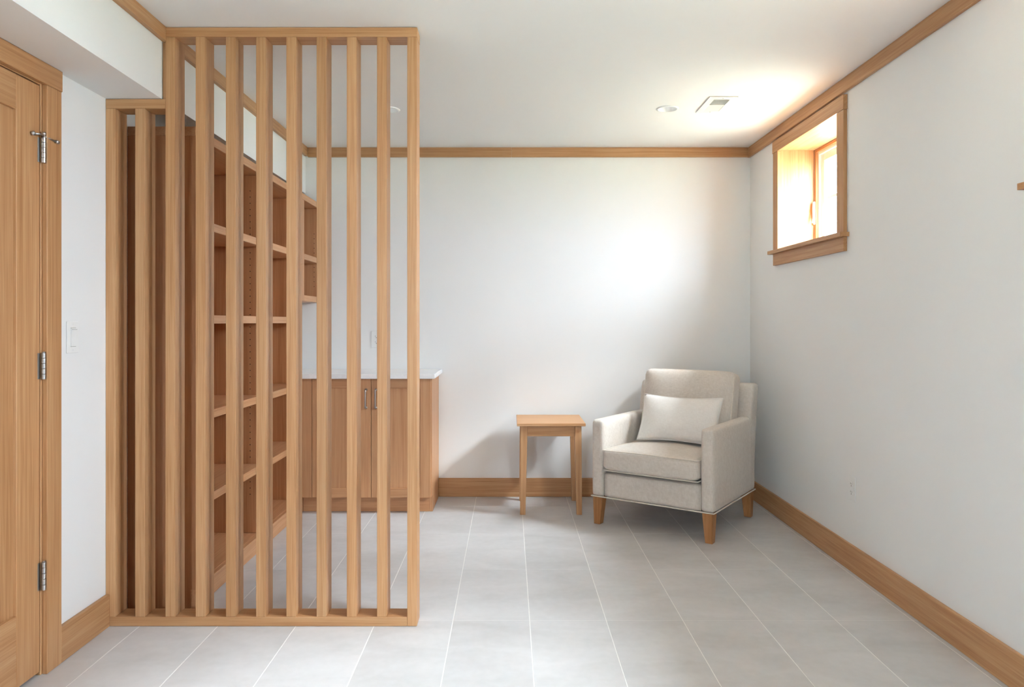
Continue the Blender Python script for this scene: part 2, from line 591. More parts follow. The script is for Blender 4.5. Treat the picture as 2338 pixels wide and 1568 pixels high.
# ------------------------------------------------------------------ trims and baseboards
BBH = 0.127
o = board('baseboard_back', -0.484, XR - 0.016, YB - 0.015, YB - 0.0005, 0.0005, BBH)
tag(o, 'wooden baseboard along the back wall beside the cabinet', 'baseboard', kind='structure')
o = board('baseboard_right', XR - 0.015, XR - 0.0005, YF + 0.001, YB - 0.001, 0.0005, BBH)
tag(o, 'long wooden baseboard under the windows', 'baseboard', kind='structure')
o = board('baseboard_left', XL + 0.0005, XL + 0.017, 2.602, 2.913, 0.0005, BBH)
tag(o, 'short wooden baseboard between the door and the slatted screen', 'baseboard', kind='structure')

t1 = tag(empty('trim_1', (0, YB, 2.33)), 'wooden ceiling trim running across the back wall', 'trim', kind='structure')
for a, b in ((-1.381, 0.0152), (0.0158, XR - 0.0195)):
    board('trim_board', a, b, YB - 0.019, YB - 0.0005, 2.327, ZC - 0.0005 - (0.0 if a > -1 else 0.0), t1, origin=(0, YB, 2.33))
o = board('trim_2', XR - 0.019, XR - 0.0005, YF + 0.001, YB - 0.001, 2.325, ZC - 0.0005)
tag(o, 'wooden ceiling trim above the windows', 'trim', kind='structure')
bm = bmesh.new()
rings = []
for y, zb in ((YF + 0.001, 2.304), (2.914, 2.305), (YB - 0.02, 2.331)):
    bx = bulk_x(y)
    zt = ceil_z(bx, y) - 0.0005
    rings.append([(bx + 0.0005, y, zb), (bx + 0.019, y, zb), (bx + 0.019, y, zt), (bx + 0.0005, y, zt)])
loft(bm, rings)
tag(finish('trim_3', bm, FIR[1]), 'wooden ceiling trim along the white bulkhead', 'trim', kind='structure')

# ------------------------------------------------------------------ windows
def make_window(name, y0, y1, label):
    """y0..y1: clear opening between the side casings (y1 is the far side)"""
    org = (XR, (y0 + y1) / 2, WZ0)
    w = tag(empty(name, org), label, 'window', kind='structure')
    B = lambda nm, *a, **k: board(nm, *a, parent=w, origin=org, **k)
    fx = XR - 0.019
    cw = 0.077
    B('head_casing', fx - 0.003, XR - 0.0003, y0 - cw - 0.004, y1 + cw + 0.004, WZ1, 2.312)
    B('side_casing', fx, XR - 0.0003, y0 - cw, y0, WZ0, WZ1 - 0.0004)
    B('side_casing', fx, XR - 0.0003, y1, y1 + cw, WZ0, WZ1 - 0.0004)
    bm = bmesh.new()
    poly = [(XR - 0.046, y0 - cw - 0.022), (XR - 0.0003, y0 - cw - 0.022), (XR - 0.0003, y0 - 0.005), (1.862, y0 - 0.005),
            (1.862, y1 + 0.005), (XR - 0.0003, y1 + 0.005), (XR - 0.0003, y1 + cw + 0.022), (XR - 0.046, y1 + cw + 0.022)]
    prism(bm, poly, 2, WZ0 - 0.021, WZ0 - 0.0004)
    finish('window_stool', bm, FIR[1], w, origin=org)
    B('apron', fx, XR - 0.0003, y0 - cw, y1 + cw, 1.546, WZ0 - 0.0214)
    j = 0.006
    B('jamb', XR + 0.0003, 1.862, y0 - j - 0.018, y0 - j, WZ0, WZ1 + j + 0.018)
    B('jamb', XR + 0.0003, 1.862, y1 + j, y1 + j + 0.018, WZ0, WZ1 + j + 0.018)
    B('jamb_head', XR + 0.0003, 1.862, y0 - j + 0.0003, y1 + j - 0.0003, WZ1 + j, WZ1 + j + 0.018)
    # wooden stops against the white unit
    sx0, sx1 = 1.8625, 1.876
    B('window_stop', sx0, sx1, y0 - j, y0 + 0.018, WZ0, WZ1 + j)
    B('window_stop', sx0, sx1, y1 - 0.018, y1 + j, WZ0, WZ1 + j)
    B('window_stop', sx0, sx1, y0 + 0.0183, y1 - 0.0183, WZ1 - 0.014, WZ1 + j)
    # white vinyl frame and sash
    def ring(nm, xa, xb, ya, yb, za, zb, wd, parent):
        bm = bmesh.new()
        add_box(bm, xa, xb, ya, ya + wd, za, zb, 0.002)
        add_box(bm, xa, xb, yb - wd, yb, za, zb, 0.002)
        add_box(bm, xa, xb, ya + wd, yb - wd, zb - wd, zb, 0.002)
        add_box(bm, xa, xb, ya + wd, yb - wd, za, za + wd, 0.002)
        return finish(nm, bm, M_VINYL, parent, origin=org)
    fr = ring('window_frame', 1.8765, 1.943, y0 - 0.02, y1 + 0.02, WZ0 - 0.02, WZ1 + 0.02, 0.05, w)
    sash = ring('sash', 1.890, 1.928, y0 + 0.0305, y1 - 0.0305, WZ0 + 0.0305, WZ1 - 0.0305, 0.042, w)
    ym, zm = (y0 + y1) / 2, (WZ0 + WZ1) / 2
    B('muntin', 1.898, 1.916, ym - 0.009, ym + 0.009, WZ0 + 0.07, WZ1 - 0.07, mat=M_VINYL)
    B('muntin', 1.899, 1.915, y0 + 0.072, y1 - 0.072, zm - 0.009, zm + 0.009, mat=M_VINYL)
    B('glass_pane', 1.9055, 1.9085, y0 + 0.068, y1 - 0.068, WZ0 + 0.068, WZ1 - 0.068, mat=M_GLASS, bevel=0)
    # casement lock lever on the far stop
    bm = bmesh.new()
    add_box(bm, 1.851, 1.8622, y1 - 0.014, y1 - 0.001, 1.79, 1.93, 0.003)
    rings = []
    for t, (dx, dy, dz) in enumerate(((0, 0, 0.0), (-0.004, -0.006, -0.05), (-0.006, -0.012, -0.09), (-0.016, -0.020, -0.128))):
        c = Vector((1.852 + dx, y1 - 0.010 + dy, 1.925 + dz))
        h = 0.006 - 0.0008 * t
        rings.append([c + Vector(v) * h for v in ((-1, -1, 0), (1, -1, 0), (1, 1, 0), (-1, 1, 0))])
    loft(bm, rings)
    finish('lock_lever', bm, M_VINYL, w, origin=org)
    # daylight portal (helps the renderer find the opening; emits nothing)
    ld = bpy.data.lights.new('daylight_portal', 'AREA')
    ld.shape = 'RECTANGLE'
    ld.size = y1 - y0 + 0.04
    ld.size_y = WZ1 - WZ0 + 0.04
    ld.cycles.is_portal = True
    lo = bpy.data.objects.new('daylight_portal', ld)
    COL.objects.link(lo)
    lo.location = (XR + 0.292, ym, zm)
    lo.rotation_euler = (0, math.pi / 2, 0)
    lo.rotation_euler = Vector((-1, 0, 0)).to_track_quat('-Z', 'Y').to_euler()
    return w

make_window('window_1', *WIN_Y[0], 'small high window in a deep wooden recess above the armchair')
make_window('window_2', *WIN_Y[1], 'window at the picture edge of which only the wooden sill end shows')

# added window, out of view, that brightens the room from behind the viewpoint
porg = ((REAR_FILL[0] + REAR_FILL[1]) / 2, YF, REAR_FILL[2])
rear = tag(empty('fill_window', porg), 'unseen fill-light window added in the wall behind the viewpoint', 'window', kind='structure')
for q in ((REAR_FILL[0], REAR_FILL[0] + 0.05, REAR_FILL[2], REAR_FILL[3]), (REAR_FILL[1] - 0.05, REAR_FILL[1], REAR_FILL[2], REAR_FILL[3]),
          (REAR_FILL[0] + 0.0505, REAR_FILL[1] - 0.0505, REAR_FILL[2], REAR_FILL[2] + 0.05), (REAR_FILL[0] + 0.0505, REAR_FILL[1] - 0.0505, REAR_FILL[3] - 0.05, REAR_FILL[3])):
    board('window_frame', q[0] + 0.0004, q[1] - 0.0004, YF - 0.08, YF - 0.04, q[2] + 0.0004, q[3] - 0.0004, rear, origin=porg)
board('glass_pane', REAR_FILL[0] + 0.047, REAR_FILL[1] - 0.047, YF - 0.062, YF - 0.058, REAR_FILL[2] + 0.047, REAR_FILL[3] - 0.047, rear, origin=porg, mat=M_GLASS, bevel=0)
ld = bpy.data.lights.new('daylight_portal', 'AREA')
ld.shape = 'RECTANGLE'; ld.size = REAR_FILL[1] - REAR_FILL[0]; ld.size_y = REAR_FILL[3] - REAR_FILL[2]
ld.cycles.is_portal = True
lo = bpy.data.objects.new('daylight_portal', ld)
COL.objects.link(lo)
lo.location = (porg[0], YF - 0.1205, (REAR_FILL[2] + REAR_FILL[3]) / 2)
lo.rotation_euler = Vector((0, 1, 0)).to_track_quat('-Z', 'Z').to_euler()

# ------------------------------------------------------------------ door
dorg = (XL, (DOOR_Y0 + DOOR_Y1) / 2, 0)
door = tag(empty('door_1', dorg), 'wooden panelled door with wide casing and nickel hinges', 'door', kind='structure')
D = lambda nm, *a, **k: board(nm, *a, parent=k.pop('parent', door), origin=dorg, **k)
dx0, dx1 = XL - 0.037, XL - 0.002
DZ0, DZ1 = 0.0135, 1.9995
STW, TRW, BRW = 0.118, 0.113, 0.235
D('stile', dx0, dx1, DOOR_Y1 - STW, DOOR_Y1, DZ0, DZ1)
D('stile', dx0, dx1, DOOR_Y0, DOOR_Y0 + STW, DZ0, DZ1)
D('top_rail', dx0, dx1, DOOR_Y0 + STW + 0.0002, DOOR_Y1 - STW - 0.0002, DZ1 - TRW, DZ1)
D('bottom_rail', dx0, dx1, DOOR_Y0 + STW + 0.0002, DOOR_Y1 - STW - 0.0002, DZ0, DZ0 + BRW)
D('door_panel', dx0 + 0.011, dx1 - 0.011, DOOR_Y0 + STW - 0.008, DOOR_Y1 - STW + 0.008, DZ0 + BRW - 0.008, DZ1 - TRW + 0.008, mat=FIR[2])
# jambs, stops and casing
D('door_jamb', XL - 0.139, XL - 0.0003, DOOR_Y1 + 0.003, DOOR_Y1 + 0.0195, 0.0003, 2.0195)
D('door_jamb', XL - 0.139, XL - 0.0003, DOOR_Y0 - 0.0195, DOOR_Y0 - 0.003, 0.0003, 2.0195)
D('door_jamb_head', XL - 0.139, XL - 0.0003, DOOR_Y0 - 0.0028, DOOR_Y1 + 0.0028, 2.003, 2.0195)
D('door_stop', XL - 0.052, XL - 0.0375, DOOR_Y1 - 0.010, DOOR_Y1 + 0.0028, 0.0003, 2.0028)
D('door_stop', XL - 0.052, XL - 0.0375, DOOR_Y0 - 0.0028, DOOR_Y0 + 0.010, 0.0003, 2.0028)
D('door_stop', XL - 0.052, XL - 0.0375, DOOR_Y0 + 0.0103, DOOR_Y1 - 0.0103, 1.990, 2.0028)
CY0 = 2.519
D('side_casing', XL + 0.0003, XL + 0.017, CY0, CY0 + 0.082, 0.0003, 2.0055)
D('side_casing', XL + 0.0003, XL + 0.017, DOOR_Y0 - 0.0105 - 0.082, DOOR_Y0 - 0.0105, 0.0003, 2.0055)
D('head_casing', XL + 0.0003, XL + 0.019, DOOR_Y0 - 0.0955, CY0 + 0.085, 2.006, ZS - 0.0008)
# hinges
def hinge(zb, zt, pin_stop):
    cx, cy = -1.5795, 2.5118
    bm = bmesh.new()
    n = 5
    hgt = (zt - zb) / n
    for i in range(n):
        z = zb + i * hgt
        lathe(bm, [(0.0055, 0.0003), (0.0064, 0.0010), (0.0064, hgt - 0.0010), (0.0055, hgt - 0.0003)], (cx, cy, z), n=14, cap=True)
    h = finish('hinge', bm, M_NICKEL, door, smooth=False, origin=dorg)
    h['label'] = 'satin nickel butt hinge'
    bm = bmesh.new()
    add_box(bm, XL - 0.0020, XL + 0.0006, cy - 0.0155, cy - 0.0045, zb + 0.0015, zt - 0.0015, 0.0004)
    finish('hinge_leaf', bm, M_NICKEL, h, origin=dorg)
    bm = bmesh.new()
    if pin_stop:
        lathe(bm, [(0.0, 0.0), (0.006, 0.001), (0.0072, 0.004), (0.0055, 0.010), (0.0, 0.012)], (cx, cy, zt + 0.008), n=14)
        add_box(bm, cx - 0.004, cx + 0.004, cy - 0.004, cy + 0.004, zt, zt + 0.009)
        tube(bm, [(cx, cy, zt + 0.005), (cx + 0.004, cy - 0.02, zt + 0.006), (XL + 0.004, cy - 0.048, zt + 0.003)], 0.0035, 8)
        lathe(bm, [(0.0, -0.006), (0.0075, -0.004), (0.0085, 0.002), (0.0, 0.005)], (XL + 0.006, cy - 0.048, zt + 0.003), axis=0, n=12)
        tube(bm, [(cx, cy, zt + 0.004), (cx + 0.006, cy + 0.022, zt + 0.001), (cx + 0.012, cy + 0.05, zt - 0.002)], 0.0032, 8)
        lathe(bm, [(0.0, -0.008), (0.0060, -0.006), (0.0065, 0.006), (0.0, 0.009)], (cx + 0.012, cy + 0.054, zt - 0.002), axis=1, n=12)
        finish('hinge_pin_stop', bm, M_NICKEL, h, smooth=True, origin=dorg)
    else:
        lathe(bm, [(0.0, 0.0), (0.005, 0.0004), (0.0056, 0.002), (0.0, 0.004)], (cx, cy, zt), n=14)
        finish('hinge_pin', bm, M_NICKEL, h, smooth=True, origin=dorg)
hinge(1.738, 1.824, True)
hinge(1.004, 1.0945, False)
hinge(0.289, 0.385, False)

# ------------------------------------------------------------------ slatted wooden screen
SY0, SY1 = 2.914, 3.003
sx = lambda i: -1.5882 + 0.1186 * i + 0.0004 * i
SLW = 0.0385
sorg = (-0.975, (SY0 + SY1) / 2, 0)
screen = tag(empty('slatted_screen', sorg), 'tall wooden slatted room divider with a stepped top beside the door', 'room divider')
S = lambda nm, *a, **k: board(nm, *a, parent=screen, origin=sorg, bevel=0.002, segs=2, **k)
SX0 = (239.2 - 1163) / F_PX * SY0
PITCH = 69.04 / F_PX * SY0
RZ = 0.0375
LOWTOP, HITOP = 2.0765, 2.3585
slat_x = [SX0 + PITCH * i for i in range(11)]
slat_x[0] = XL + 0.0005
for i, x in enumerate(slat_x):
    top = (LOWTOP if i < 2 else HITOP) - 0.038
    bot = RZ if i < 10 else 0.0006
    S('slat', x, x + SLW, SY0, SY1, bot, top - 0.0002)
S('bottom_rail', XL + 0.0005, slat_x[10] - 0.0003, SY0, SY1, 0.0006, RZ - 0.0002)
S('low_top_rail', XL + 0.0005, slat_x[2] - 0.0003, SY0, SY1, LOWTOP - 0.038, LOWTOP)
S('top_rail', slat_x[2], slat_x[10] + SLW + 0.001, SY0 - 0.0005, SY1, HITOP - 0.038, HITOP)
S('scribe_strip', bulk_x(2.96) + 0.001, slat_x[2] - 0.0003, SY0 + 0.012, SY1 - 0.02, LOWTOP + 0.002, 2.303)

# ------------------------------------------------------------------ bookcase
BX0, BX1 = XL + 0.001, -1.305
BY = [3.080, 3.912, 4.641]          # camera-facing faces of near end, divider, far end
PT = 0.019
BTOP = 2.012
borg = ((BX0 + BX1) / 2, 3.92, 0)
bookcase = tag(empty('bookcase', borg), 'tall built-in wooden bookcase with open empty shelves behind the slatted screen', 'bookcase')
K = lambda nm, *a, **k: board(nm, *a, parent=k.pop('parent', bookcase), origin=borg, family=CABWOOD, **k)
shelf_z = [(0.047, 0.0842), (0.4125, 0.449), (0.7755, 0.812), (1.191, 1.228), (1.596, 1.633)]
TOPZ = (1.973, BTOP)
bm = bmesh.new()
prism(bm, [(BX0, 0.0006), (BX1 - 0.0225, 0.0006), (BX1 - 0.0225, 0.0845), (BX1, 0.0845), (BX1, TOPZ[0] - 0.0003), (BX0, TOPZ[0] - 0.0003)], 1, BY[0], BY[0] + PT)
finish('side_panel', bm, SHADED_PANEL[2], bookcase, origin=borg)
K('side_panel', BX0, BX1, BY[2], BY[2] + PT, 0.0006, TOPZ[0] - 0.0003, mat=SHADED_PANEL[2])
K('divider', BX0 + 0.008, BX1, BY[1], BY[1] + PT, 0.0846, TOPZ[0] - 0.0003, mat=SHADED_PANEL[2])
K('top_panel', BX0, BX1, BY[0], BY[2] + PT, TOPZ[0], TOPZ[1])
K('back_panel', BX0, BX0 + 0.0065, BY[0] + PT + 0.0003, BY[2] - 0.0003, 0.0846, TOPZ[0] - 0.0005, mat=SHADED_PANEL[2])
K('plinth', BX1 - 0.022, BX1, BY[0], BY[2] - 0.0003, 0.0006, shelf_z[0][1])
K('bottom_shelf', BX0 + 0.007, BX1 - 0.0223, BY[0] + PT + 0.0003, BY[2] - 0.0003, *shelf_z[0])
for a, b in ((BY[0] + PT, BY[1]), (BY[1] + PT, BY[2])):
    for z in shelf_z[1:]:
        K('shelf', BX0 + 0.0075, BX1, a + 0.0005, b - 0.0005, *z)
def pin_holes(name, parent, org, y, xs_, z0, z1, skip):
    bm = bmesh.new()
    z = z0
    while z <= z1:
        if not any(a - 0.006 < z < b + 0.006 for a, b in skip):
            for x in xs_:
                lathe(bm, [(0.0, -0.0006), (0.0027, -0.0006), (0.0027, 0.0004), (0.0, 0.0004)], (x, y, z), axis=1, n=8)
        z += 0.0327
    o = finish(name, bm, M_HOLE, parent, origin=org)
    o['kind'] = 'stuff'
    return o
pin_holes('shelf_pin_holes', bookcase, borg, BY[1], (-1.370, -1.487), 0.288, 1.91, shelf_z)
pin_holes('shelf_pin_holes', bookcase, borg, BY[2], (-1.370, -1.487), 0.288, 1.91, shelf_z)

# hutch above the counter, at the far end of the bookcase
HY0, HY1 = BY[2] + PT + 0.001, YB - 0.001
horg = ((BX0 + BX1) / 2, (HY0 + HY1) / 2, 1.33)
hutch = tag(empty('wall_hutch', horg), 'short open wooden wall shelf unit hanging above the white counter', 'shelf unit')
Hh = lambda nm, *a, **k: board(nm, *a, parent=hutch, origin=horg, family=CABWOOD, **k)
HZ = (1.331, 1.3685)
Hh('face_stile', BX0, BX1, HY0, HY0 + 0.048, HZ[0], TOPZ[0] - 0.0003)
Hh('side_panel', BX0, BX1 - 0.001, HY1 - 0.016, HY1, HZ[1] + 0.0003, TOPZ[0] - 0.0003)
Hh('bottom_shelf', BX0, BX1, HY0 + 0.0483, HY1, *HZ)
Hh('top_panel', BX0, BX1, HY0, HY1, *TOPZ)
Hh('shelf', BX0 + 0.007, BX1, HY0 + 0.0485, HY1 - 0.0165, 1.596, 1.633)
Hh('back_panel', BX0, BX0 + 0.0065, HY0 + 0.0485, HY1 - 0.0165, HZ[1] + 0.0003, TOPZ[0] - 0.0005, mat=SHADED_PANEL[2])
pin_holes('shelf_pin_holes', hutch, horg, HY1 - 0.016, (-1.337,), 1.44, 1.80, [(1.596, 1.633)])

# ------------------------------------------------------------------ base cabinet and counter
CX0, CX1 = -1.303, -0.485
CYF = 4.610
corg = (-0.89, 4.85, 0)
cab = tag(empty('base_cabinet', corg), 'low wooden cabinet with two panelled doors under the white countertop', 'cabinet')
Cb = lambda nm, *a, **k: board(nm, *a, parent=k.pop('parent', cab), origin=corg, family=CABWOOD, **k)
CZ0, CZ1 = 0.1035, 0.8465
Cb('carcass', CX0, CX1 - 0.0195, CYF + 0.0205, YB - 0.001, CZ0, CZ1, mat=CABWOOD[2])
bm = bmesh.new()
prism(bm, [(CYF + 0.0205, CZ0), (4.68, CZ0), (4.68, 0.0006), (YB - 0.001, 0.0006), (YB - 0.001, CZ1), (CYF + 0.0205, CZ1)], 0, CX1 - 0.019, CX1)
finish('side_panel', bm, CABWOOD[2], cab, origin=corg)
Cb('toe_kick', CX0, CX1 - 0.0195, 4.680, 4.695, 0.0006, CZ0 - 0.0003)
Cb('filler_strip', CX0, -1.2310, CYF + 0.001, CYF + 0.020, CZ0, CZ1)
Cb('corner_return', BX0, CX0 - 0.0005, BY[2] + PT + 0.001, YB - 0.001, 0.0006, CZ1, mat=CABWOOD[2])
def cab_door(xa, xb, hx):
    za, zb = CZ0 + 0.0005, CZ1 - 0.004
    st, rl = 0.066, 0.058
    y0, y1 = CYF, CYF + 0.0200
    d = Cb('cabinet_door', xa + st - 0.006, xb - st + 0.006, y0 + 0.009, y0 + 0.016, za + rl - 0.006, zb - rl + 0.006, mat=CABWOOD[2])
    Cb('stile', xa, xa + st, y0, y1, za, zb, parent=d)
    Cb('stile', xb - st, xb, y0, y1, za, zb, parent=d)
    Cb('rail', xa + st + 0.0002, xb - st - 0.0002, y0, y1, zb - rl, zb, parent=d)
    Cb('rail', xa + st + 0.0002, xb - st - 0.0002, y0, y1, za, za + rl, parent=d)
    # nickel bar pull
    bm = bmesh.new()
    zt, zl = 0.776, 0.664
    pts = [(hx, y0, zt)]
    for k in range(7):
        a = math.pi / 2 * k / 6
        pts.append((hx, y0 - 0.018 - 0.010 * math.sin(a), zt - 0.010 * (1 - math.cos(a)) ))
    for k in range(7):
        a = math.pi / 2 * (1 - k / 6)
        pts.append((hx, y0 - 0.018 - 0.010 * math.sin(a), zl + 0.010 * (1 - math.cos(a))))
    pts.append((hx, y0, zl))
    tube(bm, pts, 0.0055, 10)
    for z in (zt, zl):
        lathe(bm, [(0.0085, 0.0), (0.0085, -0.003), (0.0055, -0.005)], (hx, y0, z), axis=1, n=12)
    h = finish('handle', bm, M_NICKEL, d, smooth=True, origin=corg)
    h['label'] = 'satin nickel bar pull'
cab_door(-1.2290, -0.8630, -0.8926)
cab_door(-0.8605, -0.4900, -0.8310)

bm = bmesh.new()
poly = [(CX0, 4.566), (-0.462, 4.566), (-0.462, YB - 0.001), (BX0, YB - 0.001), (BX0, BY[2] + PT + 0.001), (CX0, BY[2] + PT + 0.001)]
prism(bm, poly, 2, 0.8472, 0.8747)
ed = [e for e in bm.edges if all(v.co.z > 0.87 for v in e.verts)]
bmesh.ops.bevel(bm, geom=ed, offset=0.0025, segments=2, affect='EDGES')
tag(finish('countertop', bm, M_QUARTZ), 'white stone countertop lying on the low wooden cabinet', 'countertop')

# ------------------------------------------------------------------ side table
torg = (0.259, 4.79, 0)
table = tag(empty('side_table', torg), 'small square wooden side table beside the armchair', 'side table')
TX0, TX1, TY0, TY1 = 0.047, 0.472, 4.575, 5.010
T = lambda nm, *a, **k: board(nm, *a, parent=table, origin=torg, **k)
T('table_top', TX0, TX1, TY0, TY1, 0.5525, 0.570, bevel=0.002, segs=2, mat=FIR[0])
lx0, lx1, ly0, ly1 = 0.070, 0.448, 4.596, 4.988
for (cx, sx_) in ((lx0, 1), (lx1, -1)):
    for (cy, sy_) in ((ly0, 1), (ly1, -1)):
        bm = bmesh.new()
        rings = []
        for z, t in ((0.0006, 0.033), (0.470, 0.0415), (0.5522, 0.0415)):
            out = 0.004 * (1 - z / 0.552)
            xa, ya = cx - sx_ * out * 0.8, cy - sy_ * out * 0.3
            xb, yb = xa + sx_ * t, ya + sy_ * t
            rings.append([(xa, ya, z), (xb, ya, z), (xb, yb, z), (xa, yb, z)])
        loft(bm, rings)
        es = [e for e in bm.edges if abs(e.verts[0].co.z - e.verts[1].co.z) > 0.05]
        bmesh.ops.bevel(bm, geom=es, offset=0.0015, segments=1, affect='EDGES')
        finish('leg', bm, FIR[2], table, origin=torg)
T('apron', lx0 + 0.042, lx1 - 0.042, ly0 + 0.006, ly0 + 0.024, 0.487, 0.5522)
T('apron', lx0 + 0.042, lx1 - 0.042, ly1 - 0.024, ly1 - 0.006, 0.487, 0.5522)
T('apron', lx0 + 0.006, lx0 + 0.024, ly0 + 0.042, ly1 - 0.042, 0.487, 0.5522)
T('apron', lx1 - 0.024, lx1 - 0.006, ly0 + 0.042, ly1 - 0.042, 0.487, 0.5522)

# ------------------------------------------------------------------ armchair
ANG = math.radians(-35.2)
CO = Vector((0.790, 4.183, 0))                     # middle of the front edge on the floor
chair = tag(empty('armchair', CO, ANG), 'beige linen armchair with track arms and tapered wooden legs', 'armchair')
AW = 0.3735
def crease(o, lv=1):
    return o
# arms
def arm(side):
    hx, hy, hz = 0.0385, 0.3275, 0.2275
    cx = side * (AW - hx)
    def df(x, y, z, px, py, pz):
        # slight outward swell of the front, soft flat top
        w = 1.0 + 0.05 * (1 - abs(pz))
        return (cx + x * w, 0.330 + y, 0.165 + hz + z)
    bm = superbox((hx, hy, hz), 0.024, 14, df)
    return finish('arm', bm, M_LINEN, chair, smooth=True)
for s in (-1, 1):
    a = arm(s)
    bm = bmesh.new()
    xo, xi = s * (AW - 0.001), s * (AW - 0.076)
    pts = []
    for z in (0.18, 0.3, 0.45, 0.56):
        pts.append((xi, 0.012, z))
    pts += [(s * (AW - 0.070), 0.010, 0.596), (s * (AW - 0.056), 0.010, 0.613), (s * (AW - 0.0385), 0.010, 0.6165), (s * (AW - 0.020), 0.010, 0.613), (s * (AW - 0.006), 0.010, 0.596)]
    for z in (0.56, 0.45, 0.3, 0.18):
        pts.append((s * (AW + 0.0), 0.012, z))
# seat base
bm = superbox((AW - 0.0765, 0.315, 0.0725), 0.014, 10, lambda x, y, z, px, py, pz: (x, 0.330 + y, 0.165 + 0.0725 + z))
finish('seat_base', bm, M_LINEN, chair, smooth=True)
# back frame, raked
def dback(x, y, z, px, py, pz):
    zz = 0.165 + 0.325 + z
    t = max(0.0, (zz - 0.165) / 0.65)
    return (x, 0.668 + y * (1 - 0.08 * t) + 0.092 * t * t, zz)
bm = superbox((AW, 0.068, 0.325), 0.026, 18, dback)
finish('back_frame', bm, M_LINEN, chair, smooth=True)
# seat cushion with crowned top
def dseat(x, y, z, px, py, pz):
    crown = (1 - px * px) * (1 - 0.75 * py * py)
    zz = 0.385 + z
    if pz > 0.3:
        zz += 0.026 * crown * (pz - 0.3) / 0.7
    if pz < -0.3:                       # bottom edge rises towards the corners
        zz += 0.016 * (px ** 6) * (-pz - 0.3) / 0.7 * (1 if py < 0 else 0)
    belly = 0.010 * (1 - pz * pz) * (1 - px ** 4)
    yy = 0.262 + y - (belly if py < 0 else 0) * max(0, -py)
    return (x, yy, zz)
sc_half = (AW - 0.0805, 0.275, 0.0625)
bm = superbox(sc_half, 0.026, 20, dseat)
seat = finish('seat_cushion', bm, M_LINEN, chair, smooth=True)
def rim(half, r, z, deform, nseg=10):
    hx, hy = half[0] - 0.002, half[1] - 0.002
    pts = []
    for k in range(nseg): pts.append((-1 + 2 * k / nseg, -1))
    for k in range(nseg): pts.append((1, -1 + 2 * k / nseg))
    for k in range(nseg): pts.append((1 - 2 * k / nseg, 1))
    for k in range(nseg): pts.append((-1, 1 - 2 * k / nseg))
    return pts
for zc in (0.444, 0.330):
    bm = bmesh.new()
    hx, hy = sc_half[0] - 0.004, sc_half[1] - 0.003
    pts = []
    n = 16
    for k in range(n):
        t = -1 + 2 * k / n
        pts.append((hx * t, 0.262 - hy - 0.003 * (1 - t ** 4), zc + (0.004 * (1 - t * t) if zc > 0.4 else 0)))
    for k in range(n): pts.append((hx, 0.262 - hy + 2 * hy * k / n, zc))
    for k in range(n): pts.append((hx - 2 * hx * k / n, 0.262 + hy, zc))
    for k in range(n): pts.append((-hx, 0.262 + hy - 2 * hy * k / n, zc))
    tube(bm, pts, 0.0034, 6, closed=True)
    finish('piping', bm, M_PIPING, seat, smooth=True)
# back cushion
def dbc(x, y, z, px, py, pz):
    puff = (1 - px ** 4) * (1 - pz ** 4)
    yy = y + (-0.042 if py < 0 else 0.006) * puff * abs(py)
    # corners droop a little, sides bow
    xx = x * (1 - 0.012 * (1 - pz * pz))
    zz = z - 0.010 * (px ** 4) * max(0, pz) - 0.004 * (1 - px * px) * max(0, pz)
    a = math.radians(-13)
    y2 = yy * math.cos(a) - zz * math.sin(a)
    z2 = yy * math.sin(a) + zz * math.cos(a)
    return (0.020 + xx, 0.548 + y2, 0.672 + z2)
bm = superbox((0.292, 0.066, 0.228), 0.030, 20, dbc)
bc = finish('back_cushion', bm, M_LINEN, chair, smooth=True)
for yy in (-0.052, 0.050):
    bm = bmesh.new()
    pts = []
    n = 14
    hx, hz = 0.288, 0.222
    loop = [(-1 + 2 * k / n, -1) for k in range(n)] + [(1, -1 + 2 * k / n) for k in range(n)] + [(1 - 2 * k / n, 1) for k in range(n)] + [(-1, 1 - 2 * k / n) for k in range(n)]
    for px, pz in loop:
        r_ = 0.955 if abs(px) > 0.97 and abs(pz) > 0.97 else 1.0
        pts.append(dbc(hx * px * r_, yy, hz * pz * r_, px, yy / 0.068, pz))
    tube(bm, pts, 0.0026, 6, closed=True)
    finish('piping', bm, M_PIPING, bc, smooth=True)
# welt along the bottom edge
bm = bmesh.new()
pts = []
for k in range(12): pts.append((-AW + 2 * AW * k / 12, 0.0045, 0.167))
for k in range(12): pts.append((AW - 0.001, 0.0045 + 0.727 * k / 12, 0.167))
for k in range(12): pts.append((AW - 2 * AW * k / 12, 0.7325, 0.167))
for k in range(12): pts.append((-AW + 0.001, 0.7325 - 0.727 * k / 12, 0.167))
tube(bm, pts, 0.004, 6, closed=True)
finish('welt', bm, M_PIPING, chair, smooth=True)
# vertical seams where arms meet the front
for s in (-1, 1):
    bm = bmesh.new()
    tube(bm, [(s * (AW - 0.0765), 0.0125, 0.17), (s * (AW - 0.0765), 0.0125, 0.31)], 0.0022, 6)
    finish('seam', bm, M_LINEN, chair, smooth=True)
